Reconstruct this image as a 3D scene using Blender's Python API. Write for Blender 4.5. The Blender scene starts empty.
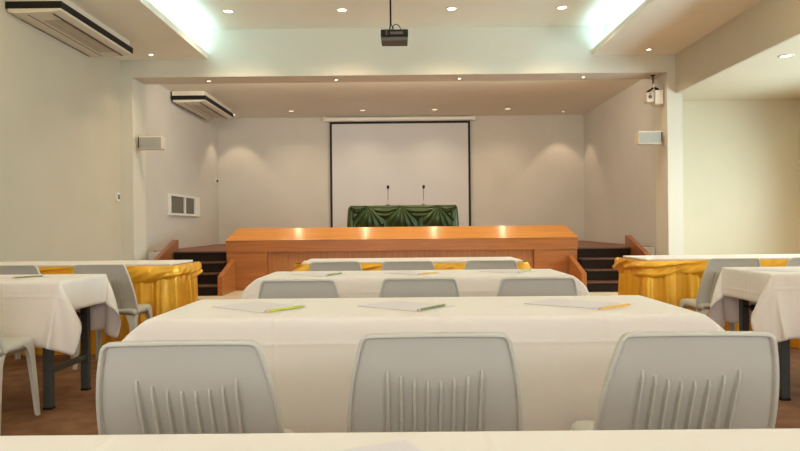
import bpy, bmesh, math, random
import numpy as np
from mathutils import Vector, Matrix, Euler
random.seed(7)
SC = bpy.context.scene
COL = SC.collection
R = math.radians

# ------------------------------------------------------------ camera
H_CAM = 1.05
cam_d = bpy.data.cameras.new('camera'); cam = bpy.data.objects.new('camera', cam_d); COL.objects.link(cam)
cam_d.sensor_width = 36.0; cam_d.lens = 675/800*36; cam_d.clip_start = 0.02; cam_d.clip_end = 200
M_ = Matrix.Rotation(R(0.127), 4, 'Z') @ Matrix.Rotation(R(90-0.04), 4, 'X') @ Matrix.Rotation(R(-0.57), 4, 'Z')
cam.matrix_world = Matrix.Translation((0, 0, H_CAM)) @ M_
SC.camera = cam

# ------------------------------------------------------------ world, light, exposure
SC.view_settings.view_transform = 'Standard'; SC.view_settings.look = 'None'
SC.view_settings.gamma = 1; SC.view_settings.use_curve_mapping = False
SC.view_settings.exposure = 0.0
w = bpy.data.worlds.new('sky'); SC.world = w; w.use_nodes = True
w.node_tree.nodes['Background'].inputs[0].default_value = (0.75, 0.88, 1.0, 1)
w.node_tree.nodes['Background'].inputs[1].default_value = 1.5

WARM = (1.0, 0.76, 0.50); COOL = (0.48, 0.80, 1.0); DAY = (0.80, 0.94, 1.0)
def area(name, loc, rot, sx, sy, power, color, spread=180):
    l = bpy.data.lights.new(name, 'AREA'); l.shape = 'RECTANGLE'; l.size = sx; l.size_y = sy
    l.energy = power; l.color = color; l.spread = R(spread)
    o = bpy.data.objects.new(name, l); COL.objects.link(o); o.location = loc; o.rotation_euler = rot
    return o
def spot(loc, power, color=WARM, cone=110, blend=.6, size=.04, aim=None, name='lamp_light'):
    l = bpy.data.lights.new(name, 'SPOT'); l.energy = power; l.color = color
    l.spot_size = R(cone); l.spot_blend = blend; l.shadow_soft_size = size
    o = bpy.data.objects.new(name, l); COL.objects.link(o); o.location = loc
    if aim: o.rotation_euler = (Vector(aim)-Vector(loc)).to_track_quat('-Z', 'Y').to_euler()
    return o
# fluorescent tubes lying in the two coves of the raised ceiling
for s in (-1, 1):
    area('cove_light', (s*2.99, 4.0, 3.66), (R(180), R(s*18), 0), .04, 12.3, 78, COOL)
# daylight coming in at the windows
area('alcove_daylight', (6.75, 6.6, 1.45), (0, R(80), 0), 1.5, 6.6, 330, (.70, .91, 1.0), 160)
area('rear_daylight', (0.0, -2.85, 1.8), (R(90), 0, 0), 6.4, 1.6, 124, (0.95, 0.96, 1.0))
# warm area light added out of sight behind the beam to brighten the stage
area('stage_fill_strip', (0, 10.92, 3.46), (R(80), 0, 0), 6.6, .08, 85, (1.0, .87, .68))
# warm unseen point lights, added to brighten soffits and walls
def fill_point(x, y, z, power):
    l = bpy.data.lights.new('fill_point_light', 'POINT'); l.energy = power; l.color = (1.0, .79, .44); l.shadow_soft_size = .12
    o = bpy.data.objects.new('fill_point_light', l); COL.objects.link(o); o.location = (x, y, z)
for y in (6.2, 3.2, -.4):
    for x in (-3.3, 0, 3.3): fill_point(x, y, 3.38, 13)

# ------------------------------------------------------------ materials
def mat(name, col, rough=.6, var=0, vscale=8, bump=0, bscale=60, spec=.5, metal=0, coat=0, sheen=0, detail=3, stretch=None, col2=None):
    m = bpy.data.materials.new(name); m.use_nodes = True
    nt = m.node_tree; N = nt.nodes; L = nt.links; b = N['Principled BSDF']
    c = tuple(col)+(1,)
    b.inputs['Base Color'].default_value = c; b.inputs['Roughness'].default_value = rough
    b.inputs['Metallic'].default_value = metal; b.inputs['Specular IOR Level'].default_value = spec
    b.inputs['Coat Weight'].default_value = coat; b.inputs['Sheen Weight'].default_value = sheen
    tc = N.new('ShaderNodeTexCoord'); src = tc.outputs['Object']
    if stretch:
        mp = N.new('ShaderNodeMapping'); mp.inputs['Scale'].default_value = stretch
        L.new(src, mp.inputs[0]); src = mp.outputs[0]
    if var or col2:
        n = N.new('ShaderNodeTexNoise'); n.inputs['Scale'].default_value = vscale; n.inputs['Detail'].default_value = detail
        L.new(src, n.inputs['Vector'])
        r = N.new('ShaderNodeValToRGB'); r.color_ramp.elements[0].position = .3; r.color_ramp.elements[1].position = .7
        if col2: a, d = c, tuple(col2)+(1,)
        else: a = tuple(x*(1-var) for x in col)+(1,); d = tuple(min(1, x*(1+var)) for x in col)+(1,)
        r.color_ramp.elements[0].color = a; r.color_ramp.elements[1].color = d
        L.new(n.outputs[0], r.inputs[0]); L.new(r.outputs[0], b.inputs['Base Color'])
    if bump:
        n2 = N.new('ShaderNodeTexNoise'); n2.inputs['Scale'].default_value = bscale; n2.inputs['Detail'].default_value = 4
        L.new(src, n2.inputs['Vector'])
        bp = N.new('ShaderNodeBump'); bp.inputs['Strength'].default_value = bump; bp.inputs['Distance'].default_value = .01
        L.new(n2.outputs[0], bp.inputs['Height']); L.new(bp.outputs[0], b.inputs['Normal'])
    return m
def emis(name, col, strength):
    m = bpy.data.materials.new(name); m.use_nodes = True; b = m.node_tree.nodes['Principled BSDF']
    b.inputs['Base Color'].default_value = (1, .95, .85, 1)
    b.inputs['Emission Color'].default_value = tuple(col)+(1,); b.inputs['Emission Strength'].default_value = strength
    return m
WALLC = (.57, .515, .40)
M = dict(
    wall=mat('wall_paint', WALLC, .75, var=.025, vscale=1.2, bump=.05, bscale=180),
    wall_lit=mat('wall_paint_lit_front', (.70, .665, .565), .75, var=.02, vscale=1.2, bump=.05, bscale=180),  # wall paint with the front wall's brighter light put into its colour
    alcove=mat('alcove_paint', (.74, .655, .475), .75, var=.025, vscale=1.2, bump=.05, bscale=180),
    ceil=mat('ceiling_paint', (.88, .86, .74), .8, var=.02, vscale=1.0),
    plaster=mat('stage_wall_paint', (.61, .575, .52), .75, var=.025, vscale=1.5, bump=.04, bscale=160),
    carpet=mat('brown_carpet', (.34, .165, .085), .95, col2=(.22, .10, .05), vscale=7, bump=.6, bscale=260, spec=.1, detail=6),
    tile=mat('beige_floor_tile', (.62, .52, .38), .5, var=.05, vscale=5),
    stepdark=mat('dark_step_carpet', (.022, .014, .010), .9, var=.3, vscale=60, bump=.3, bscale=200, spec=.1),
    plastic=mat('offwhite_plastic', (.635, .60, .52), .34, var=.015, vscale=3, spec=.45),
    legmetal=mat('dark_grey_metal', (.055, .058, .055), .45, var=.1, vscale=20, spec=.5),
    topboard=mat('table_board', (.45, .36, .25), .5, var=.06, vscale=12),
    black=mat('black_plastic', (.010, .009, .008), .55, var=.1, vscale=20, spec=.25),
    darkgrey=mat('grey_plastic', (.10, .085, .075), .5, var=.1, vscale=20),
    cream=mat('cream_plastic', (.72, .66, .54), .45, var=.02, vscale=4),
    grillecream=mat('slatted_cream_plastic', (.60, .54, .44), .5, col2=(.40, .35, .28), vscale=12, stretch=(6, .05, 1)),
    shade=mat('brown_vent', (.07, .055, .045), .6, var=.1, vscale=20),
    screen=mat('screen_cloth', (.62, .61, .62), .85, var=.01, vscale=2),
    white=mat('white_enamel', (.82, .79, .72), .4, var=.01, vscale=2),
    grille=mat('speaker_grille', (.42, .42, .38), .6, var=.25, vscale=90, bump=.5, bscale=200),
    steel=mat('steel', (.55, .53, .5), .3, metal=1, var=.05, vscale=10),
    paper=mat('paper', (.82, .73, .74), .7, var=.01, vscale=3),
    pgreen=mat('green_yellow_paint', (.50, .56, .03), .35, var=.05, vscale=60),
    pdark=mat('olive_paint', (.20, .22, .02), .35, var=.05, vscale=60),
    porange=mat('orange_yellow_paint', (.85, .48, .03), .35, var=.05, vscale=60),
    pwood=mat('bare_pencil_wood', (.68, .50, .28), .6, var=.1, vscale=80),
    lead=mat('graphite', (.04, .04, .04), .4, var=.1, vscale=80),
    eraser=mat('eraser_rubber', (.70, .45, .35), .7, var=.05, vscale=60),
    gold=mat('gold_satin', (.92, .46, .03), .30, var=.10, vscale=5, bump=.25, bscale=22, spec=.6, metal=.3),
    green=mat('green_satin', (.05, .078, .02), .24, var=.12, vscale=6, spec=.8, metal=.35),
    trimring=mat('downlight_ring', (.70, .64, .54), .4, var=.02, vscale=10),
    lampbig=emis('lamp_glow', (1, .86, .62), 9),
    lampdim=emis('dim_lamp_glow', (1, .80, .52), 1.6),
    lampsmall=emis('small_lamp_glow', (1, .88, .68), 14),
)
def wood(name, c1, c2, rough=.35, coat=.3, axis='X'):
    m = bpy.data.materials.new(name); m.use_nodes = True
    nt = m.node_tree; N = nt.nodes; L = nt.links; b = N['Principled BSDF']
    tc = N.new('ShaderNodeTexCoord'); mp = N.new('ShaderNodeMapping')
    mp.inputs['Scale'].default_value = {'X': (.5, 14, 14), 'Z': (14, 14, .6)}[axis]
    L.new(tc.outputs['Object'], mp.inputs[0])
    n = N.new('ShaderNodeTexNoise'); n.inputs['Scale'].default_value = 2.4; n.inputs['Detail'].default_value = 8; n.inputs['Distortion'].default_value = .8
    L.new(mp.outputs[0], n.inputs['Vector'])
    r = N.new('ShaderNodeValToRGB'); r.color_ramp.elements[0].position = .35; r.color_ramp.elements[1].position = .65
    r.color_ramp.elements[0].color = tuple(c1)+(1,); r.color_ramp.elements[1].color = tuple(c2)+(1,)
    L.new(n.outputs[0], r.inputs[0]); L.new(r.outputs[0], b.inputs['Base Color'])
    b.inputs['Roughness'].default_value = rough; b.inputs['Coat Weight'].default_value = coat; b.inputs['Coat Roughness'].default_value = .18
    bp = N.new('ShaderNodeBump'); bp.inputs['Strength'].default_value = .08; L.new(n.outputs[0], bp.inputs['Height']); L.new(bp.outputs[0], b.inputs['Normal'])
    return m
M['oak'] = wood('orange_oak', (.33, .105, .022), (.43, .148, .032))
M['oakv'] = wood('orange_oak_panel', (.35, .12, .032), (.45, .17, .045), axis='Z')
M['oaktop'] = wood('polished_oak', (.52, .195, .03), (.66, .27, .045), rough=.36, coat=.45)
M['nosing'] = wood('dark_nosing', (.08, .028, .014), (.12, .045, .022), rough=.5, coat=.1)
M['redwood'] = wood('red_brown_wood', (.24, .078, .024), (.33, .11, .034), axis='Z')
M['floorwood'] = wood('dark_stage_floor', (.17, .06, .028), (.22, .085, .038), rough=.55, coat=0)
def clothmat(name, col):
    # cloth with the pressed fold creases of a laundered table cloth (UV = flat cloth coordinates in metres)
    m = bpy.data.materials.new(name); m.use_nodes = True
    nt = m.node_tree; N = nt.nodes; L = nt.links; b = N['Principled BSDF']
    b.inputs['Base Color'].default_value = tuple(col)+(1,); b.inputs['Roughness'].default_value = .8
    b.inputs['Sheen Weight'].default_value = .15; b.inputs['Specular IOR Level'].default_value = .25
    uv = N.new('ShaderNodeUVMap'); uv.uv_map = 'UVMap'
    sp = N.new('ShaderNodeSeparateXYZ'); L.new(uv.outputs[0], sp.inputs[0])
    def crease(out, per, off):
        a = N.new('ShaderNodeMath'); a.operation = 'ADD'; a.inputs[1].default_value = off; L.new(out, a.inputs[0])
        p = N.new('ShaderNodeMath'); p.operation = 'PINGPONG'; p.inputs[1].default_value = per/2; L.new(a.outputs[0], p.inputs[0])
        q = N.new('ShaderNodeMapRange'); q.inputs['From Min'].default_value = 0; q.inputs['From Max'].default_value = .012
        q.inputs['To Min'].default_value = 1; q.inputs['To Max'].default_value = 0; L.new(p.outputs[0], q.inputs['Value'])
        return q.outputs[0]
    a = crease(sp.outputs[0], .545, -.05); c = crease(sp.outputs[1], .37, .01)
    s = N.new('ShaderNodeMath'); s.operation = 'ADD'; L.new(a, s.inputs[0]); L.new(c, s.inputs[1])
    n = N.new('ShaderNodeTexNoise'); n.inputs['Scale'].default_value = 5; n.inputs['Detail'].default_value = 3; L.new(uv.outputs[0], n.inputs['Vector'])
    n2 = N.new('ShaderNodeMath'); n2.operation = 'MULTIPLY_ADD'; n2.inputs[1].default_value = 1.6; L.new(n.outputs[0], n2.inputs[0])
    s2 = N.new('ShaderNodeMath'); s2.operation = 'MULTIPLY'; s2.inputs[1].default_value = .5; L.new(s.outputs[0], s2.inputs[0])
    L.new(s2.outputs[0], n2.inputs[2])
    bp = N.new('ShaderNodeBump'); bp.inputs['Strength'].default_value = .45; bp.inputs['Distance'].default_value = .008
    L.new(n2.outputs[0], bp.inputs['Height']); L.new(bp.outputs[0], b.inputs['Normal'])
    return m
M['cloth'] = clothmat('white_table_linen', (.90, .79, .705))
def glass(name, tint):
    m = bpy.data.materials.new(name); m.use_nodes = True; nt = m.node_tree; N = nt.nodes
    for n in list(N): N.remove(n)
    o = N.new('ShaderNodeOutputMaterial'); t = N.new('ShaderNodeBsdfTransparent'); g = N.new('ShaderNodeBsdfGlossy'); x = N.new('ShaderNodeMixShader')
    t.inputs[0].default_value = tuple(tint)+(1,); g.inputs['Roughness'].default_value = .03; x.inputs[0].default_value = .08
    nt.links.new(t.outputs[0], x.inputs[1]); nt.links.new(g.outputs[0], x.inputs[2]); nt.links.new(x.outputs[0], o.inputs[0])
    return m
M['glass'] = glass('window_glass', (.95, .98, .97))
M['dimglass'] = mat('dull_grey_glass', (.10, .098, .075), .35, var=.12, vscale=30, stretch=(1, 1, 12))

# ------------------------------------------------------------ helpers
def bx(bm, x0, x1, y0, y1, z0, z1, bev=0, seg=2):
    r = bmesh.ops.create_cube(bm, size=1)
    bmesh.ops.scale(bm, vec=(abs(x1-x0), abs(y1-y0), abs(z1-z0)), verts=r['verts'])
    bmesh.ops.translate(bm, vec=((x0+x1)/2, (y0+y1)/2, (z0+z1)/2), verts=r['verts'])
    if bev:
        e = list({e for v in r['verts'] for e in v.link_edges})
        bmesh.ops.bevel(bm, geom=e, offset=bev, segments=seg, affect='EDGES', profile=.5)
def cyl(bm, p, q, r0, r1=None, seg=16):
    r1 = r0 if r1 is None else r1
    p, q = Vector(p), Vector(q); d = q-p
    g = bmesh.ops.create_cone(bm, cap_ends=True, segments=seg, radius1=r0, radius2=r1, depth=d.length)
    bmesh.ops.transform(bm, matrix=Matrix.Translation((p+q)/2) @ d.to_track_quat('Z', 'Y').to_matrix().to_4x4(), verts=g['verts'])
def bar(bm, p, q, a, b=None, roll=0):
    b = b or a; p, q = Vector(p), Vector(q); d = q-p
    g = bmesh.ops.create_cube(bm, size=1)
    bmesh.ops.scale(bm, vec=(a, b, d.length), verts=g['verts'])
    bmesh.ops.transform(bm, matrix=Matrix.Translation((p+q)/2) @ d.to_track_quat('Z', 'Y').to_matrix().to_4x4() @ Matrix.Rotation(roll, 4, 'Z'), verts=g['verts'])
def tube(bm, pts, r, seg=8):
    pts = [Vector(p) for p in pts]; rings = []
    for i, p in enumerate(pts):
        t = (pts[min(i+1, len(pts)-1)]-pts[max(i-1, 0)]).normalized(); q = t.to_track_quat('Z', 'Y')
        rr = r[i] if isinstance(r, (list, tuple)) else r
        rings.append([bm.verts.new(p+q@Vector((math.cos(a)*rr, math.sin(a)*rr, 0))) for a in (2*math.pi*k/seg for k in range(seg))])
    for a, b in zip(rings, rings[1:]):
        for k in range(seg): bm.faces.new((a[k], a[(k+1) % seg], b[(k+1) % seg], b[k]))
    bm.faces.new(rings[0][::-1]); bm.faces.new(rings[-1])
def prism(bm, prof, axis, a0, a1):
    # prof: outline in the plane across `axis`; extruded from a0 to a1
    def P(u, v, w): return {'X': (w, u, v), 'Y': (u, w, v), 'Z': (u, v, w)}[axis]
    A = [bm.verts.new(P(u, v, a0)) for u, v in prof]; B = [bm.verts.new(P(u, v, a1)) for u, v in prof]
    n = len(prof); bm.faces.new(A); bm.faces.new(B[::-1])
    for k in range(n): bm.faces.new((A[k], B[k], B[(k+1) % n], A[(k+1) % n]))
def obj(name, bm, m, parent=None, smooth=False, kind=None):
    bmesh.ops.recalc_face_normals(bm, faces=bm.faces)
    me = bpy.data.meshes.new(name); bm.to_mesh(me); bm.free()
    if smooth:
        me.shade_smooth()
    me.materials.append(M[m] if isinstance(m, str) else m)
    o = bpy.data.objects.new(name, me); COL.objects.link(o)
    if parent: o.parent = parent
    if kind: o['kind'] = kind
    return o
def B(): return bmesh.new()
def box(name, dims, m, parent=None, bev=0, kind=None):
    bm = B(); bx(bm, *dims, bev=bev); return obj(name, bm, m, parent, kind=kind)
def tag(o, label, cat, group=None):
    o['label'] = label; o['category'] = cat
    if group: o['group'] = group
    return o
def thing(name, label, cat, loc=(0, 0, 0), rz=0, group=None):
    o = bpy.data.objects.new(name, None); COL.objects.link(o); o.location = loc; o.rotation_euler = (0, 0, rz)
    o.empty_display_size = .1
    return tag(o, label, cat, group)
def dup(root, loc=None, rz=None, label=None, group=None):
    r = root.copy(); COL.objects.link(r)
    if loc is not None: r.location = loc
    if rz is not None: r.rotation_euler = (0, 0, rz)
    if label: r['label'] = label
    if group: r['group'] = group
    for ch in list(root.children):
        c = ch.copy(); COL.objects.link(c); c.parent = r
        for g in ch.children:
            d = g.copy(); COL.objects.link(d); d.parent = c
    return r
def hbev(o, w=.004, seg=2):
    md = o.modifiers.new('bevel', 'BEVEL'); md.width = w; md.segments = seg; md.limit_method = 'ANGLE'; return o

# ============================================================ THE ROOM
LX, RX = -4.28, 4.20          # main side wall / face of the side beam
YP0, YP1 = 10.3, 10.8         # proscenium wall
YB = 15.5                     # back wall of the stage
ZS, ZT, ZST, ZB, ZA = 3.61, 4.06, 3.54, 3.34, 3.02    # soffit, tray, stage ceiling, beam bottom, side-room ceiling
YN = -3.0                     # wall behind the camera
def S(name, *dims, m='wall'): return box(name, dims, m, kind='structure')
def S2(name, m, *boxes):
    bm = B()
    for d in boxes: bx(bm, *d)
    return obj(name, bm, m, kind='structure')
S2('floor', 'carpet', (LX-.2, 6.9, YN-.2, 11.2, -.1, 0))
S('trim_1', -4.09, 4.07, 9.75, 10.98, 0, .008, m='tile')
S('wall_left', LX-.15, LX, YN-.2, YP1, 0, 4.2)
S2('wall_front', 'wall_lit', (LX, -4.09, YP0, YP1, 0, ZB), (4.07, 4.30, YP0, YP1, 0, ZB), (LX, 4.32, YP0, YP1, ZB, 4.2))
S2('ceiling', 'ceil', (-3.12, 3.12, YN, YP0, ZT, 4.16))
# lowered ceiling border with the cove lips
S2('trim_2', 'ceil', (LX, -2.93, YN, YP0, ZS, ZS+.03), (-2.96, -2.93, YN, YP0, ZS+.03, ZS+.09), (-3.16, -3.12, YN, YP0, ZS+.03, 4.16))
S2('trim_3', 'ceil', (2.93, 4.5, YN, YP0, ZS, ZS+.03), (2.93, 2.96, YN, YP0, ZS+.03, ZS+.09), (3.12, 3.16, YN, YP0, ZS+.03, 4.16))
S2('trim_4', 'wall', (RX, 4.24, YN, YP1, 3.02, ZS))
# side room to the right
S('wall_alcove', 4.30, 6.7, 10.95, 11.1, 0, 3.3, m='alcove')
S('trim_5', 4.30, 4.36, 10.80, 10.95, 0, 3.02, m='alcove')
S2('trim_6', 'alcove', (4.24, 6.45, YN, YP1, ZA, ZA+.1), (4.30, 6.45, YP1, 10.95, ZA, ZA+.1))
WY0, WY1, WZ0, WZ1 = 3.3, 9.9, .65, 2.25
S2('wall_right', 'alcove', (6.45, 6.6, YN-.2, WY0, 0, 3.6), (6.45, 6.6, WY1, 11.1, 0, 3.6), (6.45, 6.6, WY0, WY1, 0, WZ0), (6.45, 6.6, WY0, WY1, WZ1, 3.6))
wn = bpy.data.objects.new('window_1', None); COL.objects.link(wn); wn.location = (6.52, (WY0+WY1)/2, WZ0); wn['kind'] = 'structure'
bm = B(); hw = (WY1-WY0)/2; hz = WZ1-WZ0
for k in range(5):
    y = -hw+k*hw/2; y = max(-hw+.025, min(hw-.025, y)); bx(bm, -.025, .025, y-.025, y+.025, .05, hz-.05)
bx(bm, -.025, .025, -hw, hw, 0, .05); bx(bm, -.025, .025, -hw, hw, hz-.05, hz)
obj('window_frame', bm, 'white', wn)
box('window_pane', (-.004, .004, -hw+.03, hw-.03, .03, hz-.03), 'glass', wn)
# wall behind the camera, with its window band
S2('wall_back', 'wall', (LX-.15, -3.3, YN-.15, YN, 0, 4.2), (3.3, 6.6, YN-.15, YN, 0, 4.2), (-3.3, 3.3, YN-.15, YN, 0, .9), (-3.3, 3.3, YN-.15, YN, 2.7, 4.2))
w2 = bpy.data.objects.new('window_2', None); COL.objects.link(w2); w2.location = (0, YN-.08, .9); w2['kind'] = 'structure'
bm = B()
for k in range(6):
    x = max(-3.27, min(3.27, -3.3+k*1.32)); bx(bm, x-.03, x+.03, -.025, .025, .05, 1.75)
bx(bm, -3.3, 3.3, -.025, .025, 0, .05); bx(bm, -3.3, 3.3, -.025, .025, 1.75, 1.8)
obj('window_frame', bm, 'white', w2)
box('window_pane', (-3.27, 3.27, -.004, .004, .03, 1.77), 'glass', w2)
# stage enclosure
S2('wall_stage_left', 'plaster', (-4.35, -4.2, YP1, YB+.15, 0, 3.7))
S2('wall_stage_right', 'plaster', (4.2, 4.35, YP1+.16, YB+.15, 0, 3.7), (4.2, 4.29, YP1, YP1+.16, 0, 3.7))
S('wall_stage_back', -4.2, 4.2, YB, YB+.15, 0, 3.7, m='plaster')
S('trim_7', -4.2, 4.2, YP1, YB, ZST, ZST+.1, m='ceil')

# small two-pane window in the left stage wall
w3 = bpy.data.objects.new('window_3', None); COL.objects.link(w3); w3.location = (-4.2, 12.15, 1.27); w3['kind'] = 'structure'
bm = B()
for a, b_, c, d in ((0, 1.75, 0, .04), (0, 1.75, .35, .39), (0, .03, .04, .35), (1.45, 1.75, .04, .35), (.80, .86, .04, .35)): bx(bm, 0, .05, a, b_, c, d)
obj('window_frame', bm, 'white', w3)
box('window_pane', (.004, .02, .03, .80, .04, .35), 'dimglass', w3)
box('window_pane', (.004, .02, .86, 1.45, .04, .35), 'dimglass', w3)

# ============================================================ THE STAGE
st = thing('stage', 'raised stage with a wide polished orange oak front between two flights of steps', 'stage', (0, 11.0, 0))
box('stage_base', (-4.19, 4.19, .42, 4.48, 0, .60), 'redwood', st)
box('stage_floor', (-4.19, 4.19, .40, 4.48, .60, .65), 'floorwood', st)
fr = st
# wide oak front with hipped, sloping top
W2 = 2.87
box('side_panel', (-W2+.01, -2.20, .012, .37, 0, .64), 'oak', fr)
box('side_panel', (2.16, W2-.01, .012, .37, 0, .64), 'oak', fr)
bm = B()
xs = [-2.2, -1.85, -1.35, -.85, -.35, .10, .33, .50, .66, .92, 1.12, 1.55, 2.16]
for a, b_ in zip(xs, xs[1:]): bx(bm, a+.004, b_-.004, .06, .3, 0, .64)
bx(bm, -2.2, 2.16, .075, .3, 0, .64)
obj('recessed_panel', bm, 'oakv', fr)
box('fascia', (-W2, W2, 0, .37, .63, .82), 'oak', fr, bev=.004)
bm = B()
bot = [(-W2-.01, -.01, .82), (W2+.01, -.01, .82), (W2+.01, .62, .82), (-W2-.01, .62, .82)]
top = [(-W2+.07, .57, 1.02), (W2-.07, .57, 1.02), (W2-.07, .60, 1.02), (-W2+.07, .60, 1.02)]
vb = [bm.verts.new(p) for p in bot]; vt = [bm.verts.new(p) for p in top]
bm.faces.new(vb); bm.faces.new(vt)
for k in range(4): bm.faces.new((vb[k], vb[(k+1) % 4], vt[(k+1) % 4], vt[k]))
obj('sloping_top', bm, 'oaktop', fr)
box('back_panel', (-W2, W2, .37, .40, 0, .65), 'redwood', fr)
box('back_rail', (-W2, W2, .37, .60, .65, .82), 'oak', fr)
bm = B(); bx(bm, -W2+.005, W2-.005, -.004, .03, 0, .075, bev=.004); obj('base_board', bm, 'oak', fr)

def stairs(s, label):
    t = thing('stage_steps', label, 'steps', (s*3.31, 10.2, 0))
    for k in range(4):
        y1 = 1.17
        a_, b_ = min(-s*.52, s*.43), max(-s*.52, s*.43)
        if k: b_ = min(b_, .43) if s > 0 else b_; a_ = max(a_, -.435) if s > 0 else a_; b_ = min(b_, .435)
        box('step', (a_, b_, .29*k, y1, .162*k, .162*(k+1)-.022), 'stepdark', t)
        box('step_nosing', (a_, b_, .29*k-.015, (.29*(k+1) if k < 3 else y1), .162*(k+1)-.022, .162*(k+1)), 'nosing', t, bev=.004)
    # outer stringer against the wall side, inner low stringer beside the oak front
    bm = B(); prism(bm, [(-.25, .0), (1.16, 0), (1.16, .655), (1.16, .84), (1.06, .84), (-.25, .42)], 'X', s*.445-.0, s*.52)
    o = obj('outer_side_board', bm, 'redwood', t); hbev(o)
    bm = B(); prism(bm, [(-.02, 0), (.79, 0), (.79, .53), (-.02, .30)], 'X', -s*.525, -s*.60)
    o = obj('inner_side_board', bm, 'oak', t); hbev(o)
    if s: 
        bm = B(); bx(bm, min(s*.53, s*.75), max(s*.53, s*.75), .62, 1.17, 0, .65); obj('side_block', bm, 'plaster', t)
    return t
stairs(-1, 'dark carpeted steps with wooden side boards at the left of the stage')
stairs(1, 'dark carpeted steps with wooden side boards at the right of the stage')

# ============================================================ CEILING FITTINGS
def downlight(x, y, z, r, glow, label, group, power, cone=120, blend=.8, big=True, aim=None):
    t = thing('downlight', label, 'ceiling light', (x, y, z), 0, group)
    bm = B(); n = 32; rings = []
    for rr, zz in ((r, 0), (r*.98, -.008), (r*.82, -.010), (r*.72, -.002), (r*.70, 0)):
        rings.append([bm.verts.new((rr*math.cos(2*math.pi*k/n), rr*math.sin(2*math.pi*k/n), zz)) for k in range(n)])
    for a, b_ in zip(rings, rings[1:]):
        for k in range(n): bm.faces.new((a[k], a[(k+1) % n], b_[(k+1) % n], b_[k]))
    obj('trim_ring', bm, 'trimring', t, smooth=True)
    bm = B(); cyl(bm, (0, 0, -.0005), (0, 0, -.004), r*.70, r*.62, 24)
    obj('lamp_face', bm, glow, t)
    if power:
        sp = spot((x, y, z-.03), power, cone=cone, blend=blend, size=.03, aim=aim, name={ZT: 'tray_light', ZS: 'border_light', ZB: 'beam_light', ZST: 'stage_light', ZA: 'alcove_light'}[z])
    return t
G1 = 'round downlights in the raised ceiling'
for x, n in ((-2.39, 'leftmost'), (-.80, 'second from left'), (.73, 'third from left'), (2.27, 'rightmost')):
    downlight(x, 9.42, ZT, .085, 'lampbig', 'large round downlight in the raised ceiling, %s of its row' % n, G1, 125, cone=130, blend=1)
for s, n in ((-1, 'left'), (1, 'right')):
    downlight(s*3.68, 9.98, ZS, .045, 'lampsmall', 'small spotlight in the lowered ceiling beside the %s bright cove' % n, 'spotlights in the lowered ceiling', 28, cone=110, blend=1)
for x, n in ((-3.0, 'leftmost'), (-1.0, 'second from left'), (.93, 'third from left'), (2.87, 'rightmost')):
    downlight(x, 10.58, ZB, .035, 'lampsmall', 'tiny spotlight under the front beam, %s of the four' % n, 'tiny spotlights under the front beam', 11, cone=80, blend=1)
for x, y, n in ((-3.70, 15.0, 'leftmost'), (3.62, 15.0, 'rightmost')):
    downlight(x, y, ZST, .04, 'lampsmall', 'small bright spotlight in the stage ceiling, %s in the corner' % n, 'corner spotlights in the stage ceiling', 30, cone=82, blend=.35)
for x, n in ((-2.36, 'left of the screen'), (-.82, 'above the left half of the screen'), (.74, 'above the right half of the screen'), (2.32, 'right of the screen')):
    downlight(x, 14.6, ZST, .085, 'lampdim', 'round dim downlight in the stage ceiling, %s' % n, 'dim downlights in the stage ceiling', 46, cone=128, blend=1)
downlight(4.60, 8.05, ZA, .085, 'lampbig', 'round downlight in the ceiling of the right side room', None, 165, cone=160, blend=1)
for y in (4.8, 1.5): spot((5.4, y, ZA-.03), 62, cone=150, blend=1, name='alcove_light')
for x in (-2.2, 0, 2.2): spot((x, 12.9, ZST-.03), 23, cone=140, blend=1, size=.05, name='stagemid_fill')  # extra spots without fittings, added to brighten the stage

def aircon(x0, y0, L, z, label, w=.60):
    t = thing('air_conditioner', label, 'air conditioner', (x0, y0, z))
    box('body', (0, w-.03, .02, L-.02, -.09, 0), 'cream', t, bev=.01)
    box('air_outlet', (0, w, 0, L, -.165, -.09), 'black', t)
    bm = B()
    prism(bm, [(.02, -.165), (w-.01, -.165), (w-.02, -.185), (w-.1, -.20), (.1, -.215), (.02, -.20)], 'Y', .012, L-.02)
    p = obj('bottom_panel', bm, 'cream', t)
    for x_ in (.20, w-.13):
        bm = B(); bx(bm, x_, x_+.010, .08, L-.06, -.2135, -.198); obj('panel_seam', bm, 'shade', t)
    bm = B(); bx(bm, .22, w-.15, .30, L-.25, -.2095, -.20); obj('intake_grille', bm, 'grillecream', t)
    bm = B(); bx(bm, .0, .02, .3, L-.0, -.20, -.165)
    obj('wall_bracket', bm, 'shade', t)
    return t
aircon(LX, 7.32, 1.96, ZS, 'long ceiling air conditioner with black outlet band at the top left corner', .61)
aircon(-4.17, 12.3, 2.05, ZST, 'smaller looking air conditioner with black band above the stage at left', .62)

# projector
pj = thing('projector', 'black ceiling projector hanging on a thin rod', 'projector', (-.06, 8.0, 3.205))
bm = B(); bx(bm, -.16, .16, -.13, .13, .045, .130, bev=.012); obj('upper_case', bm, 'black', pj)
bm = B(); bx(bm, -.155, .155, -.125, .125, -.005, .045, bev=.01); obj('lower_case', bm, 'darkgrey', pj)
bm = B(); cyl(bm, (-.045, 0, .22), (-.045, 0, .835), .011); cyl(bm, (-.045, 0, .82), (-.045, 0, .838), .05); obj('rod', bm, 'black', pj, smooth=False)
bm = B(); tube(bm, [(-.045, 0, .23), (-.055, 0, .18), (-.06, 0, .135)], .008); tube(bm, [(-.045, 0, .23), (-.02, 0, .19), (.0, 0, .135)], .006)
obj('mount_arm', bm, 'black', pj)
bm = B(); tube(bm, [(-.04+.1*math.sin(a)*.9, .02, .14+.1*(1-math.cos(a))*.5) if 0 else (-.035+.055*(1-math.cos(a)), .02, .14+.09*math.sin(a)) for a in [math.pi*k/12 for k in range(13)]], .005)
obj('cable', bm, 'black', pj)
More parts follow.
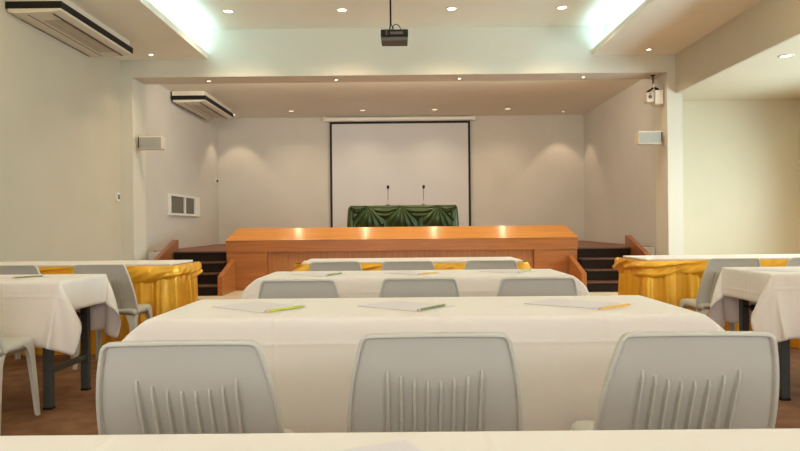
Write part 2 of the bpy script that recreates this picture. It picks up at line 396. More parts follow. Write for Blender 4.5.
bm = B(); bx(bm, -.10, -.085, -.134, -.128, .06, .13); bx(bm, -.05, .1, -.134, -.129, .07, .10); obj('vent', bm, 'darkgrey', pj)
bm = B(); cyl(bm, (.09, .125, .09), (.09, .15, .09), .035); obj('lens', bm, 'steel', pj)

# projection screen
ps = thing('projection_screen', 'large pull-down projection screen with black border on the stage wall', 'projection screen', (0, 15.40, 0))
bm = B(); cyl(bm, (-1.72, .03, 3.475), (1.68, .03, 3.475), .05, seg=24); obj('roller_case', bm, 'white', ps, smooth=False)
for x in (-1.735, 1.695): box('end_cap', (x-.02, x+.02, -.02, .09, 3.42, 3.535), 'cream', ps)
bm = B(); x0, x1, z0, z1, b_ = -1.62, 1.59, .95, 3.42, .05
bx(bm, x0, x1, .03, .034, z1-b_, z1); bx(bm, x0, x1, .03, .034, z0, z0+b_); bx(bm, x0, x0+b_, .03, .034, z0+b_, z1-b_); bx(bm, x1-b_, x1, .03, .034, z0+b_, z1-b_)
obj('black_border', bm, 'black', ps)
box('screen_sheet', (x0+b_, x1-b_, .031, .034, z0+b_, z1-b_), 'screen', ps)
bm = B(); cyl(bm, (x0, .032, z0), (x1, .032, z0), .018, seg=12); obj('bottom_bar', bm, 'black', ps)

# wall speakers
def speaker(s, label):
    t = thing('wall_speaker', label, 'speaker', (s*4.07-(.02 if s < 0 else 0), 10.42, 2.355), 0, None)
    m = -s
    bm = B(); bx(bm, min(m*.05, m*.425), max(m*.05, m*.425), -.06, .10, -.10, .10, bev=.012); obj('cabinet', bm, 'cream', t)
    bm = B(); bx(bm, min(m*.085, m*.412), max(m*.085, m*.412), -.066, -.058, -.082, .082, bev=.003); g = obj('front_grille', bm, 'grille', t)
    bm = B(); bx(bm, min(m*.058, m*.075), max(m*.058, m*.075), -.064, -.055, -.082, .082); obj('dark_slot', bm, 'black', t)
    bm = B()
    for c in (.18, .33): cyl(bm, (m*c, -.068, 0), (m*c, -.064, 0), .058, .052, 24)
    obj('speaker_cone', bm, 'grille', t)
    bm = B(); bx(bm, min(0, m*.012), max(0, m*.012), -.03, .05, -.13, .03); bar(bm, (m*.006, .01, -.115), (m*.16, .01, -.10), .02, .012); obj('wall_bracket', bm, 'cream', t)
    return t
speaker(-1, 'horizontal cream speaker on the left pillar beside the stage')
speaker(1, 'horizontal cream speaker on the right pillar under the hanging camera')

# hanging camera by the right pillar
cm = thing('hanging_camera', 'white camera boxes on a short black rod under the right beam end', 'camera', (3.93, 10.5, ZB))
bm = B(); cyl(bm, (0, 0, -.16), (0, 0, 0), .010, seg=10); cyl(bm, (0, 0, -.012), (0, 0, 0), .035); obj('rod', bm, 'black', cm)
bm = B(); cyl(bm, (0, 0, -.22), (0, 0, -.14), .032, seg=14); obj('swivel', bm, 'cream', cm)
bm = B(); bar(bm, (-.10, -.02, -.27), (-.01, -.02, -.205), .045, .03); bar(bm, (.01, -.02, -.20), (.075, -.02, -.235), .035, .03); obj('arm', bm, 'black', cm)
bm = B(); bx(bm, .0, .125, -.10, .08, -.47, -.25, bev=.01); obj('camera_housing', bm, 'white', cm)
bm = B(); bx(bm, -.13, -.02, -.08, .08, -.43, -.28, bev=.01); obj('lamp_housing', bm, 'cream', cm)
bm = B(); cyl(bm, (-.075, -.085, -.35), (-.075, -.078, -.35), .03); bx(bm, -.10, -.05, -.086, -.079, -.31, -.30); obj('lens', bm, 'darkgrey', cm)

# wall devices
t = thing('thermostat', 'small white wall control on the left wall near the pillar', 'thermostat', (LX, 10.15, 1.45))
box('case', (0, .03, -.05, .05, 0, .13), 'white', t, bev=.004); box('display', (.03, .034, -.03, .03, .03, .10), 'darkgrey', t)
t = thing('wall_switch', 'tiny grey switch low on the stage wall by the left back corner', 'switch', (-4.2, 15.28, 2.02))
box('plate', (0, .025, -.06, .06, 0, .13), 'cream', t, bev=.004); box('knob', (.025, .055, -.02, .02, .04, .09), 'shade', t)

# ============================================================ CHAIRS
def make_chair():
    t = thing('plastic_chair', '', 'chair')
    # back at y=0 (top), seat runs towards +y; height .78
    bm = B(); nu, nv = 112, 60
    z0, z1 = .40, .78
    def hw(v):      # half width along height (v 0 bottom - 1 top)
        return .227 - .048*v**2.6
    def surf(u, v, side):
        h = hw(v)
        # rounded top corners
        x = u*h; z = z0+(z1-z0)*v
        rc = .016
        if z > z1-rc:
            dz = z-(z1-rc); mx = h-rc+math.sqrt(max(0, rc*rc-dz*dz)); x = u*mx
        y = .155*(1-v)**1.1 + .02*(1-(x/.22)**2)*.9 - .0       # reclined and slightly hollow
        rel = 0
        if v < .78:      # shallow scoops between the ribs
            k = (x+.119)/.034; c = min(1, abs(k-3.5)/3.5); f = min(1, max(0, (.655+.032*c*c-z)/.05))
            if -.3 < k < 7.3: rel = -.003*f*abs(math.sin(math.pi*k))
        if side == 0: return (x, y-rel, z)
        return (x, y+.007, z)
    sides = []
    for side in (0, 1):
        g = [[bm.verts.new(surf(-1+2*i/nu, j/nv, side)) for i in range(nu+1)] for j in range(nv+1)]
        sides.append(g)
        for j in range(nv):
            for i in range(nu):
                q = (g[j][i], g[j][i+1], g[j+1][i+1], g[j+1][i])
                bm.faces.new(q if side == 0 else q[::-1])
    a, b_ = sides
    for j in range(nv):
        for i in (0, nu): bm.faces.new((a[j][i], b_[j][i], b_[j+1][i], a[j+1][i]))
    for i in range(nu):
        for j in (0, nv): bm.faces.new((a[j][i], a[j][i+1], b_[j][i+1], b_[j][i]))
    br = obj('backrest', bm, 'plastic', t, smooth=True)
    for i in range(8):
        c = abs(i-3.5)/3.5; zt = .650+.032*c*c; x = -.119+.034*i; bm = B(); L_ = []
        for j in range(13):
            z = zt-(zt-.42)*j/12; v = (z-z0)/(z1-z0); yb = surf(x/hw(v), v, 1)[1]-.007
            d = .018*min(1, (j+.35)/1.6)**.6; wd = .0026+.0014*min(1, j/3)
            L_.append([bm.verts.new(p) for p in ((x-wd*1.6, yb+.003, z), (x-wd, yb-d*.9, z), (x, yb-d, z), (x+wd, yb-d*.9, z), (x+wd*1.6, yb+.003, z))])
        for a_, b_ in zip(L_, L_[1:]):
            for q in range(5): bm.faces.new((a_[q], a_[(q+1) % 5], b_[(q+1) % 5], b_[q]))
        bm.faces.new(L_[0]); bm.faces.new(L_[-1][::-1])
        obj('rib', bm, 'plastic', br)
    # raised rim round both sides and the top
    pts = []
    for j in range(0, 60): v = .02+.96*j/60; pts.append((-1, v))
    pts += [(-1, .985), (-1, .997)]+[(u/20, 1.0) for u in range(-19, 20)]+[(1, .997), (1, .985)]
    for j in range(0, 60): v = .98-.96*(j+1)/60; pts.append((1, v))
    P = [Vector(surf(u, v, 1)) for u, v in pts]; bm = B(); ring = []
    ctr = Vector((0, 0, .58))
    for k, p in enumerate(P):
        t_ = (P[min(k+1, len(P)-1)]-P[max(k-1, 0)]); n_ = Vector((t_.z, 0, -t_.x)).normalized()
        if n_.dot(Vector((p.x, 0, p.z-.58))) < 0: n_ = -n_
        q = []
        for a_, d in ((.002, .002), (.002, -.018), (-.001, -.0205), (-.006, -.020), (-.0085, -.016), (-.0095, -.004)):
            w_ = p+n_*a_; q.append(bm.verts.new((w_.x, p.y+d, w_.z)))
        ring.append(q)
    for a_, b_ in zip(ring, ring[1:]):
        for q in range(6): bm.faces.new((a_[q], a_[(q+1) % 6], b_[(q+1) % 6], b_[q]))
    bm.faces.new(ring[0]); bm.faces.new(ring[-1][::-1])
    obj('rim', bm, 'plastic', br)
    # seat
    bm = B(); n = 20; m_ = 20; gt = []; gb = []
    def seatp(u, v):
        h = .222-.012*v
        y = .09+.40*v
        x = u*h
        e = max(abs(u), abs(2*v-1) if v > .5 else 0)
        z = .445-.018*(1-u*u)*math.sin(math.pi*min(1, v*1.05)) - .03*max(0, (v-.85)/.15)**2 - .014*max(0, (abs(u)-.85)/.15)**2
        if v > .8 and abs(u) > .8:
            k = ((v-.8)/.2)**2*((abs(u)-.8)/.2)**2; x *= 1-.07*k; y -= .02*k
        return x, y, z
    for j in range(m_+1):
        gt.append([bm.verts.new(seatp(-1+2*i/n, j/m_)) for i in range(n+1)])
        gb.append([bm.verts.new((lambda p: (p[0]*.985, p[1]*.995+.001, p[2]-.012 if 0 < i < n and 0 < j < m_ else p[2]-.045))(seatp(-1+2*i/n, j/m_))) for i in range(n+1)])
    for j in range(m_):
        for i in range(n):
            bm.faces.new((gt[j][i], gt[j][i+1], gt[j+1][i+1], gt[j+1][i])); bm.faces.new((gb[j][i], gb[j+1][i], gb[j+1][i+1], gb[j][i+1]))
    for j in range(m_):
        for i in (0, n): bm.faces.new((gt[j][i], gb[j][i], gb[j+1][i], gt[j+1][i]))
    for i in range(n):
        for j in (0, m_): bm.faces.new((gt[j][i], gt[j][i+1], gb[j][i+1], gb[j][i]))
    obj('seat', bm, 'plastic', t, smooth=True)
    for sx in (-1, 1):
        for fr_ in (0, 1):
            bm = B()
            ytop, ybot = (.44, .47) if fr_ else (.10, .06)
            # angle-section leg, wide at the apron and tapering
            for k, (zt, wd, off) in enumerate(((.435, .060, 0), (.36, .040, .004), (.0, .024, .028))):
                pass
            P = [(.42, .115), (.395, .070), (.34, .048), (.2, .038), (0, .030)]
            ring = []
            for z, wd in P:
                f = 1-z/.42; x = sx*(.217+.018*f); y = ytop+(ybot-ytop)*f; yy = -1 if fr_ else 1
                xi = x-sx*wd; yi = y+yy*wd
                ring.append([bm.verts.new(p) for p in ((x, y, z), (xi, y, z), (xi, y+yy*.008, z), (x-sx*.008, y+yy*.008, z), (x-sx*.008, yi, z), (x, yi, z))])
            for a_, c_ in zip(ring, ring[1:]):
                for q in range(6): bm.faces.new((a_[q], a_[(q+1) % 6], c_[(q+1) % 6], c_[q]))
            bm.faces.new(ring[0]); bm.faces.new(ring[-1][::-1])
            o = obj('leg', bm, 'plastic', t)
    return t
chair0 = make_chair(); first = [True]
def place_chair(x, y, rz, label, group=None):
    if first[0]:
        first[0] = False; chair0.location = (x, y, 0); chair0.rotation_euler = (0, 0, R(rz)); chair0['label'] = label
        if group: chair0['group'] = group
        return chair0
    return dup(chair0, (x, y, 0), R(rz), label, group)
GC = 'off-white plastic chairs'
for x, y, rz, n in ((-.520, 1.575, 1.2, 'left'), (.080, 1.655, 0, 'middle'), (.716, 1.635, -1.2, 'right')):
    place_chair(x, y, rz, 'off-white plastic chair with ribbed back, nearest row, %s one' % n, GC)
for x, y, rz, n in ((-.52, 3.37, 0, 'left'), (.088, 3.40, 0, 'middle'), (.680, 3.37, 1, 'right')):
    place_chair(x, y, rz, 'off-white plastic chair at the second long central table, %s one' % n, GC)
for x, y, rz, n in ((-.50, 5.04, 0, 'left'), (.045, 5.0, 0, 'middle'), (.665, 5.02, 0, 'right')):
    place_chair(x, y, rz, 'off-white plastic chair at the far gold-skirted central table, %s one' % n, GC)
place_chair(-2.22, 4.95, 0, 'off-white plastic chair at the left gold-skirted table, nearer the aisle', GC)
place_chair(-2.88, 4.97, 0, 'off-white plastic chair at the left gold-skirted table, cut by the left edge', GC)
place_chair(-2.285, 3.34, 0, 'off-white plastic chair of which only seat and legs show at the left edge', GC)
place_chair(2.44, 4.95, 2, 'off-white plastic chair at the right gold-skirted table, nearer the aisle', GC)
place_chair(3.04, 4.97, 0, 'off-white plastic chair at the right gold-skirted table, cut by the right edge', GC)
place_chair(2.55, 3.35, 0, 'off-white plastic chair of which only a leg shows at the right edge', GC)

# ============================================================ TABLES AND CLOTHS
TW, TD, TH = 1.83, .60, .742
def make_table():
    t = thing('folding_table', '', 'table')
    bm = B(); bx(bm, -TW/2, TW/2, -TD/2, TD/2, TH-.028, TH-.001, bev=.003); obj('tabletop', bm, 'topboard', t)
    for sx in (-1, 1):
        x = sx*(TW/2-.105)
        for sy in (-1, 1):
            bm = B(); bx(bm, x-.025, x+.025, sy*.23-.02, sy*.23+.02, .012, TH-.028, bev=.004)
            lg = obj('leg', bm, 'legmetal', t)
            box('foot_cap', (x-.026, x+.026, sy*.23-.021, sy*.23+.021, 0, .014), 'black', lg)
        box('crossbar', (x-.012, x+.012, -.21, .21, .20, .235), 'legmetal', t)
        bm = B(); bar(bm, (x, .10, .50), (x-sx*.26, .10, TH-.03), .022, .012); cyl(bm, (x, .085, .50), (x, .21, .50), .008); cyl(bm, (x, .085, .50), (x, .115, .50), .022)
        obj('folding_brace', bm, 'black', t)
    return t
table0 = make_table(); ft = [True]
def place_table(x, y, label, group='long folding tables', rz=0):
    if ft[0]:
        ft[0] = False; table0.location = (x, y, 0); table0['label'] = label; table0['group'] = group; return table0
    return dup(table0, (x, y, 0), R(rz), label, group)

def seg(a, b, n): return list(np.linspace(a, b, n+1)[1:])
def drape(W, D, H, ex, ey0, ey1, h=.036, steps=300, seed=1, wob=.004, bend=.25, flare=0):
    """Hang a cloth over a W x D table: mass-spring relaxation of the parts beyond the edge."""
    rng = np.random.RandomState(seed)
    def axis(half_a, half_b, ea, eb):
        c = [-half_a-ea]+seg(-half_a-ea, -half_a, max(2, round(ea/h)))+seg(-half_a, half_b, round((half_a+half_b)/.05))+seg(half_b, half_b+eb, max(2, round(eb/h)))
        c = sorted(c+[-half_a+.007, -half_a-.007, half_b-.007, half_b+.007])
        return np.array(c)
    X = axis(W/2, W/2, ex, ex); Y = axis(D/2, D/2, ey0, ey1)
    nx, ny = len(X), len(Y)
    P = np.zeros((nx, ny, 3)); P[..., 0] = X[:, None]; P[..., 1] = Y[None, :]; P[..., 2] = H
    rest = P.copy()
    on = (np.abs(X)[:, None] <= W/2+1e-6) & (np.abs(Y)[None, :] <= D/2+1e-6)
    inv = np.where(on, 0., 1.)
    # smooth random push
    gx = np.cumsum(rng.randn(nx)); gx -= gx.mean(); gy = np.cumsum(rng.randn(ny)); gy -= gy.mean()
    V = np.zeros_like(P)
    V[..., 2] = 0
    cons = []
    def add(di, dj, k):
        for par in (0, 1):
            I, J = np.meshgrid(np.arange(nx), np.arange(ny), indexing='ij')
            ok = (I+di < nx) & (J+dj < ny) & (J+dj >= 0)
            q = (I//max(1, di) if di else J//max(1, abs(dj))) % 2 == par
            ok &= q
            a = (I[ok], J[ok]); b = (I[ok]+di, J[ok]+dj)
            wa, wb = inv[a], inv[b]; m = (wa+wb) > 0
            a = (a[0][m], a[1][m]); b = (b[0][m], b[1][m]); wa = wa[m]; wb = wb[m]
            L0 = np.linalg.norm(rest[a]-rest[b], axis=1)
            cons.append((a, b, (wa/(wa+wb))[:, None], (wb/(wa+wb))[:, None], L0, k))
    add(1, 0, 1.); add(0, 1, 1.); add(1, 1, .35); add(1, -1, .35); add(2, 0, bend); add(0, 2, bend)
    dt = 1/60.; g = -9.8
    for s in range(steps):
        V[..., 2] += g*dt*inv
        if s < 60:
            V[..., 1] += (np.sign(P[..., 1])*wob*gx[:, None])*inv*(np.abs(P[..., 1]) > D/2)
            V[..., 0] += (np.sign(P[..., 0])*wob*gy[None, :])*inv*(np.abs(P[..., 0]) > W/2)
        V *= .97
        Q = P+V*dt*inv[..., None]
        for it in range(10):
            for a, b, wa, wb, L0, k in cons:
                d = Q[b]-Q[a]; l = np.linalg.norm(d, axis=1)+1e-9
                c = (k*(l-L0)/l)[:, None]*d
                np.add.at(Q, a, c*wa) if False else None
                Q[a] += c*wa; Q[b] -= c*wb
            m = .006
            ins = (np.abs(Q[..., 0]) < W/2+m) & (np.abs(Q[..., 1]) < D/2+m) & (Q[..., 2] < H-.0005) & (inv > 0)
            px = W/2+m-np.abs(Q[..., 0]); py = D/2+m-np.abs(Q[..., 1])
            sx_ = ins & (px <= py); sy_ = ins & (py < px)
            Q[..., 0] = np.where(sx_, np.sign(Q[..., 0])*(W/2+m), Q[..., 0])
            Q[..., 1] = np.where(sy_, np.sign(Q[..., 1])*(D/2+m), Q[..., 1])
            Q[..., 2] = np.maximum(Q[..., 2], .004)
        V = (Q-P)/dt; P = Q
    if flare:
        drop = np.maximum(0, H-P[..., 2]); ax = np.abs(X)[:, None]
        near = np.clip((ax-(W/2-.22))/.22, 0, 1)**2*np.ones(len(Y))[None, :]
        P[..., 0] += np.sign(X)[:, None]*flare*np.minimum(1, drop/.055)*near
    return X, Y, P
def cloth_mesh(name, X, Y, P, thick=.002):
    nx, ny = len(X), len(Y)
    me = bpy.data.meshes.new(name)
    verts = P.reshape(-1, 3).tolist()
    faces = [(i*ny+j, (i+1)*ny+j, (i+1)*ny+j+1, i*ny+j+1) for i in range(nx-1) for j in range(ny-1)]
    me.from_pydata(verts, [], faces)
    uv = me.uv_layers.new(name='UVMap')
    for l in me.loops:
        v = l.vertex_index; uv.data[l.index].uv = (X[v//ny], Y[v % ny])
    me.shade_smooth(); me.materials.append(M['cloth'])
    return me
def cloth_obj(x, y, me, label, group, name='tablecloth', rz=0):
    o = bpy.data.objects.new(name, me); COL.objects.link(o); o.location = (x, y, 0); o.rotation_euler = (0, 0, R(rz))
    s = o.modifiers.new('subsurf', 'SUBSURF'); s.levels = 1; s.render_levels = 1
    s = o.modifiers.new('thickness', 'SOLIDIFY'); s.thickness = .003; s.offset = 1
    return tag(o, label, 'tablecloth', group)
CX = .075
GT = 'white tablecloths'
meA = cloth_mesh('tablecloth', *drape(TW, TD, TH+.003, .30, .50, .50, seed=3, bend=.5, flare=.055))
meB = cloth_mesh('tablecloth', *drape(TW, TD, TH+.003, .30, .50, .50, seed=8, bend=.5, flare=.055))
meS = cloth_mesh('tablecloth', *drape(TW, TD, TH+.003, .18, .36, .36, seed=11, wob=.003, bend=.12))
ROW = {1: .688, 2: 2.52, 3: 4.21, 4: 5.92}
place_table(CX, ROW[1], 'nearest long table, only its far edge in view at the bottom')
cloth_obj(CX, ROW[1], meB, 'nearest white tablecloth along the bottom edge of the photo', GT)
place_table(CX, ROW[2], 'long central table behind the three nearest chairs')
cloth_obj(CX, ROW[2], meA, 'white tablecloth with three sheets of paper, behind the nearest chairs', GT)
place_table(CX, ROW[3], 'second long central table, between the nearer and the gold-skirted one')
cloth_obj(CX, ROW[3], meB, 'white tablecloth on the middle one of the central tables', GT)
place_table(-2.87, 4.15, 'long table at the left edge with dark grey folding legs')
cloth_obj(-2.87, 4.15, meS, 'white tablecloth with hanging corner on the left side table', GT)
place_table(3.05, 4.20, 'long table at the right edge with dark grey folding legs')
cloth_obj(3.05, 4.20, meS, 'white tablecloth with hanging corner on the right side table', GT)

# ---- gold-skirted row
def short_cloth():
    bm = B(); bx(bm, -TW/2-.008, TW/2+.008, -TD/2-.008, TD/2+.008, TH-.012, TH+.006, bev=.005); 
    # hollow it: only the sheet over the board
    me = bpy.data.meshes.new('tablecloth')
    bot = [f for f in bm.faces if f.normal.z < -.9]; bmesh.ops.delete(bm, geom=bot, context='FACES')
    uvl = bm.loops.layers.uv.new('UVMap')
    for f in bm.faces:
        for l in f.loops: l[uvl].uv = (l.vert.co.x, l.vert.co.y)
    bm.to_mesh(me); bm.free(); me.materials.append(M['cloth']); return me
meT = short_cloth()
def path_U(W, D, r=.04):
    """front edge and both ends, as points with outward normals, starting at the back left corner"""
    pts = []
    def line(a, b, n, nrm):
        for k in range(n): t = k/n; pts.append(((a[0]+(b[0]-a[0])*t, a[1]+(b[1]-a[1])*t), nrm))
    line((-W/2, D/2), (-W/2, -D/2+r), 60, (-1, 0))
    for k in range(8): a = math.pi+math.pi/2*k/8; pts.append(((-W/2+r+r*math.cos(a), -D/2+r+r*math.sin(a)), (math.cos(a), math.sin(a))))
    line((-W/2+r, -D/2), (W/2-r, -D/2), 220, (0, -1))
    for k in range(8): a = -math.pi/2+math.pi/2*k/8; pts.append(((W/2-r+r*math.cos(a), -D/2+r+r*math.sin(a)), (math.cos(a), math.sin(a))))
    line((W/2, -D/2+r), (W/2, D/2), 60, (1, 0)); pts.append(((W/2, D/2), (1, 0)))
    return pts
def skirt_mesh(name, W, D, H, z0, m, seed, amp=.045):
    rng = random.Random(seed); pts = path_U(W+.03, D+.03); nz = 16; me = B(); g = []
    s = 0; ph = []; prev = None
    for (p, n) in pts:
        if prev: s += math.dist(p, prev)
        prev = p; ph.append(s)
    off = [rng.uniform(0, 6.28) for _ in range(4)]
    for j in range(nz+1):
        z = z0+(H-z0)*j/nz; k = 1-j/nz; row = []
        for (p, n), s in zip(pts, ph):
            w_ = math.sin(s*2*math.pi/.155+1.6*math.sin(s*5+off[0]))*.7+.3*math.sin(s*2*math.pi/.062+off[1]+1.5*math.sin(s*3))
            w_ = abs(w_)**.7*(1 if w_ > 0 else -1)
            d = .012+amp*(.35+.65*k**.5)*(w_+1)*.75+.012*k*math.sin(s*3+off[2])
            row.append(me.verts.new((p[0]+n[0]*d, p[1]+n[1]*d, z)))
        g.append(row)
    for j in range(nz):
        for i in range(len(pts)-1): me.faces.new((g[j][i], g[j][i+1], g[j+1][i+1], g[j+1][i]))
    return me
def swag(bm, a, b, nrm, H, drop, seedo=0., nf=5, out=.05):
    """one gathered swag hanging between two points of the table edge"""
    nu, nv = 56, 44; g = []
    for i in range(nu+1):
        u = i/nu; row = []
        for j in range(nv+1):
            v = j/nv
            sag = math.sin(math.pi*u)**.75
            dep = (.055+drop*sag)*v
            # crescent folds parallel to the lower hem
            f = math.sin(v*math.pi*nf+.9*math.sin(3*u+seedo)+.6*math.sin(7*u+seedo*2))
            y = .034+out*(.35+.65*sag)*math.sin(math.pi*min(1, v*1.02))**.6+.019*f*(.5+.5*v)
            x = a[0]+(b[0]-a[0])*u; yb = a[1]+(b[1]-a[1])*u
            row.append(bm.verts.new((x+nrm[0]*y, yb+nrm[1]*y, H-dep+.004*f)))
        g.append(row)
    for i in range(nu):
        for j in range(nv): bm.faces.new((g[i][j], g[i+1][j], g[i+1][j+1], g[i][j+1]))
def rosette(bm, p, nrm, H, r=.05):
    n, m_ = 48, 22; g = []
    t = Vector((-nrm[1], nrm[0], 0)); nn = Vector((nrm[0], nrm[1], 0))
    for j in range(m_+1):
        th = math.pi*j/m_; row = []
        for i in range(n):
            a = 2*math.pi*i/n
            rr = r*(1+.07*math.sin(5*a+5*math.cos(th)))*math.sin(th)**.8
            row.append(bm.verts.new(Vector((p[0], p[1], H-.052)) + nn*(.028+r*.85*max(0, 1) * (1-math.cos(th))*.5*1.3) + t*rr*math.cos(a) + Vector((0, 0, rr*1.0*math.sin(a)))))
        g.append(row)
    for j in range(m_):
        for i in range(n): bm.faces.new((g[j][i], g[j][(i+1) % n], g[j+1][(i+1) % n], g[j+1][i]))
def valance_mesh(W, D, H, seed, depth=.13):
    """one long twisted swag band: diagonal folds, bulging outwards, with a scalloped hem"""
    rng = random.Random(seed); pts = path_U(W+.03, D+.03); nv = 34; me = B(); g = []
    s = 0; prev = None; o1, o2, o3 = (rng.uniform(0, 6.28) for _ in range(3))
    for (p, n) in pts:
        if prev: s += math.dist(p, prev)
        prev = p; row = []
        tie = abs(math.sin(math.pi*s/.62+o1))**.5          # 0 where the band is gathered
        dep = depth*(.72+.38*tie)
        for j in range(nv+1):
            v = j/nv
            ph = s/.33+1.9*v+.55*math.sin(s*6+o2)+.5*math.sin(s*3.1+4*v+o3)
            f = math.sin(2*math.pi*ph*.5); f = (abs(f)**.6)*(1 if f > 0 else -1)
            f2 = math.sin(2*math.pi*(s/.13+2.1*v+o2))*.22
            d = .030+.042*math.sin(math.pi*min(1, .06+v*.94))**.7*(.6+.4*tie)+.022*(f+f2)*math.sin(math.pi*(.1+.85*v))
            z = H-dep*v-.008*f*v
            row.append(me.verts.new((p[0]+n[0]*d, p[1]+n[1]*d, z)))
        g.append(row)
    for a, b_ in zip(g, g[1:]):
        for j in range(nv): me.faces.new((a[j], b_[j], b_[j+1], a[j+1]))
    return me
def gold_skirt(x, y, label, seed, sw):
    t = thing('table_skirt', label, 'table skirt', (x, y, 0), 0, 'gold satin table skirts')
    obj('pleated_skirt', skirt_mesh('s', TW, TD, TH-.02, .008, 'gold', seed), 'gold', t, smooth=True)
    obj('swag_valance', valance_mesh(TW, TD, TH-.008, seed), 'gold', t, smooth=True)
    hw_, hd = TW/2+.012, TD/2+.012
    for a in (-1, 1):
        bm = B(); rosette(bm, (a*hw_, hd-.03), (a, 0), TH-.005, .045); obj('gathered_knot', bm, 'gold', t, smooth=True)
    return t
for x, lab, sw, sd in ((-2.85, 'left', (-1, -.45, .15, .40, 1), 2), (CX+.01, 'central', (-1, -.35, .35, 1), 4), (2.96, 'right', (-1, -.86, -.1, .5, 1), 6)):
    place_table(x, ROW[4], 'folding table hidden under the %s gold satin skirt' % lab)
    cloth_obj(x, ROW[4], meT, 'thin white top cloth on the %s gold-skirted table' % lab, 'white top cloths over gold skirts')
    gold_skirt(x, ROW[4], 'gold satin skirt with gathered swags round the %s back-row table' % lab, sd, sw)
for o in list(COL.objects):
    if o.name.startswith('tablecloth') and o.data is meT:
        o.modifiers.clear()

# ---- green-draped speakers' table on the stage
t = dup(table0, (.03, 12.45, .652), 0, "speakers' table hidden under green satin on the stage", 'long folding tables')
gt = thing('green_table_drape', "dark green satin drape with swags on the speakers' table on stage", 'table drape', (.03, 12.45, .652))
obj('pleated_skirt', skirt_mesh('g', TW+.04, TD+.02, TH-.01, .006, 'green', 9), 'green', gt, smooth=True)
bm = B(); bx(bm, -TW/2-.03, TW/2+.03, -TD/2-.025, TD/2+.02, TH+.002, TH+.012, bev=.004); obj('top_sheet', bm, 'green', gt)
def fan(bm, cx, H, yb, wl, wr, drop, nfold=9, seedo=0):
    """gather point at the table edge from which folds fan out to both sides"""
    nu, nv = 90, 40; g = []
    for i in range(nu+1):
        u = -1+2*i/nu; row = []
        ang = u*1.25
        for j in range(nv+1):
            v = j/nv; L = (drop+.10*abs(u)**1.5*(wl if u < 0 else wr)/.45)
            x = cx+math.sin(ang)*v*(wl if u < 0 else wr)*1.05; z = H-.012-v*L*math.cos(ang*.86)
            y = yb-.045-.05*math.sin(math.pi*min(1, v*.9+.05))-.020*v**.7*math.sin(nfold*math.pi*u+seedo+1.2*v)
            row.append(bm.verts.new((x, y, z)))
        g.append(row)
    for i in range(nu):
        for j in range(nv): bm.faces.new((g[i][j], g[i+1][j], g[i+1][j+1], g[i][j+1]))
bm = B()
for a, b_, so in ((-.95, -.66, .3), (-.66, -.06, 0), (-.06, .60, 2), (.60, .95, 1)):
    swag(bm, (a, -.325), (b_, -.325), (0, -1), TH+.006, .20 if b_-a > .4 else .1, seedo=so, nf=6, out=.06)
obj('swag_valance', bm, 'green', gt, smooth=True)
for cx_, so in ((-.62, 0), (-.03, 1), (.62, 2)):
    bm = B(); fan(bm, cx_, TH+.01, -.335, .30, .30, .42, 5.6, so); obj('gathered_fan', bm, 'green', gt, smooth=True)
def mic(x, y, label):
    t = thing('gooseneck_microphone', label, 'microphone', (x, y, .652+TH+.012), 0, "gooseneck microphones")
    bm = B(); cyl(bm, (0, 0, 0), (0, 0, .02), .045, .035, 20); obj('base', bm, 'black', t)
    bm = B(); tube(bm, [(0, 0, .015), (0, 0, .12), (.002, -.006, .20), (.004, -.02, .27), (.004, -.04, .32)], .006); obj('gooseneck', bm, 'darkgrey', t, smooth=True)
    bm = B(); tube(bm, [(.004, -.035, .31), (.004, -.045, .325), (.004, -.06, .345), (.004, -.075, .36), (.004, -.08, .366)], [.010, .022, .026, .022, .008], 14); obj('microphone_head', bm, 'black', t, smooth=True)
mic(-.245, 12.45, 'left gooseneck microphone on the green-draped table')
mic(.41, 12.45, 'right gooseneck microphone on the green-draped table')

# ============================================================ PAPER AND PENCILS
ZTOP = TH+.0075
def sheet(x, y, rz, label, w_=.21, h_=.297):
    bm = B(); bx(bm, -w_/2, w_/2, -h_/2, h_/2, 0, .0015)
    o = obj('paper_sheet', bm, 'paper'); o.location = (x, y, ZTOP); o.rotation_euler = (0, 0, R(rz))
    return tag(o, label, 'paper', 'sheets of paper on the tables')
def make_pencil(mm, L=.19, r=.0045):
    t = thing('pencil', '', 'pencil')
    bm = B(); cyl(bm, (-L/2+.012, 0, r), (L/2-.018, 0, r), r, seg=6); obj('shaft', bm, mm, t)
    bm = B(); cyl(bm, (L/2-.018, 0, r), (L/2-.003, 0, r), r*.98, r*.25, 12); w_ = obj('sharpened_wood', bm, 'pwood', t)
    bm = B(); cyl(bm, (L/2-.004, 0, r), (L/2, 0, r), r*.3, .0003, 8); obj('lead_tip', bm, 'lead', w_)
    bm = B(); cyl(bm, (-L/2, 0, r), (-L/2+.013, 0, r), r*.95, seg=12); obj('end_cap', bm, 'eraser', t)
    return t
pg, po, pd = make_pencil('pgreen'), make_pencil('porange'), make_pencil('pdark'); used = set()
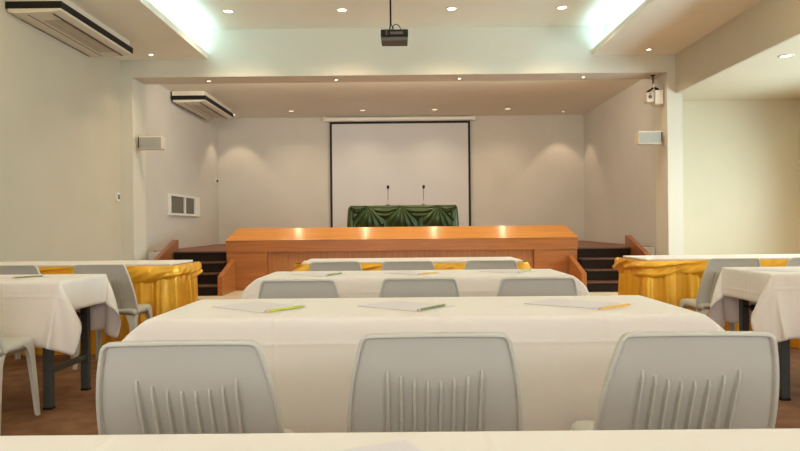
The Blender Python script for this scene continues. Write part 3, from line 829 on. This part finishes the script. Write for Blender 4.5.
def pencil(kind, x, y, rz, label, dz=.002, sc=1):
    src = {'g': pg, 'o': po, 'd': pd}[kind]
    z = ZTOP+dz
    if kind not in used:
        used.add(kind); o = src; o.location = (x, y, z); o.rotation_euler = (0, 0, R(rz)); o['label'] = label
    else: o = dup(src, (x, y, z), R(rz), label)
    o['group'] = 'pencils on the tables'; return o
def at(px, py, zz=ZTOP):      # where a sight line of the photo meets the table height
    u = px-401.5; v = py-(225-(px-401.5)*.01); y = (H_CAM-zz)*675/v; return u*y/675, y
def pen2(kind, a, b_, label, dz=.002):
    (x0, y0), (x1, y1) = at(*a), at(*b_)
    pencil(kind, (x0+x1)/2, (y0+y1)/2, math.degrees(math.atan2(y1-y0, x1-x0)), label, dz)
def sh2(c, rz, label):
    x, y = at(*c); sheet(x, y, rz, label)
sh2((258, 307.0), 48, 'sheet of paper on the nearer central table, left of three')
sh2((405, 306.0), 50, 'sheet of paper on the nearer central table, middle of three')
sh2((572, 303.5), 52, 'sheet of paper on the nearer central table, right of three')
pen2('g', (263, 313.5), (306, 307.5), 'green-yellow pencil on the nearer central table, left of three')
pen2('d', (412, 313), (450, 305.5), 'olive and yellow pencil on the nearer central table, middle of three')
pen2('o', (599, 310.5), (630, 306), 'orange-yellow pencil on the nearer central table, right of three')
sh2((318, 274.5), 50, 'sheet of paper on the second central table, left of three')
sh2((412, 273), 50, 'sheet of paper on the second central table, middle of three')
sh2((508, 271.5), 50, 'sheet of paper on the second central table, right of three')
pen2('d', (323, 276.6), (345, 273.6), 'pencil on the second central table, left of three')
pen2('o', (418, 275.0), (438, 273.2), 'pencil on the second central table, middle of three')
pen2('g', (516, 273.2), (533, 270.8), 'pencil on the second central table, right of three')
pen2('d', (10, 279), (45, 276.8), 'olive pencil on the left side table')
sh2((20, 277.5), 60, 'sheet of paper under the olive pencil on the left side table')
sh2((778, 270.0), 40, 'sheet of paper on the right side table')
sheet(-.03, .76, 25, 'sheet of paper on the nearest tablecloth at the bottom edge')
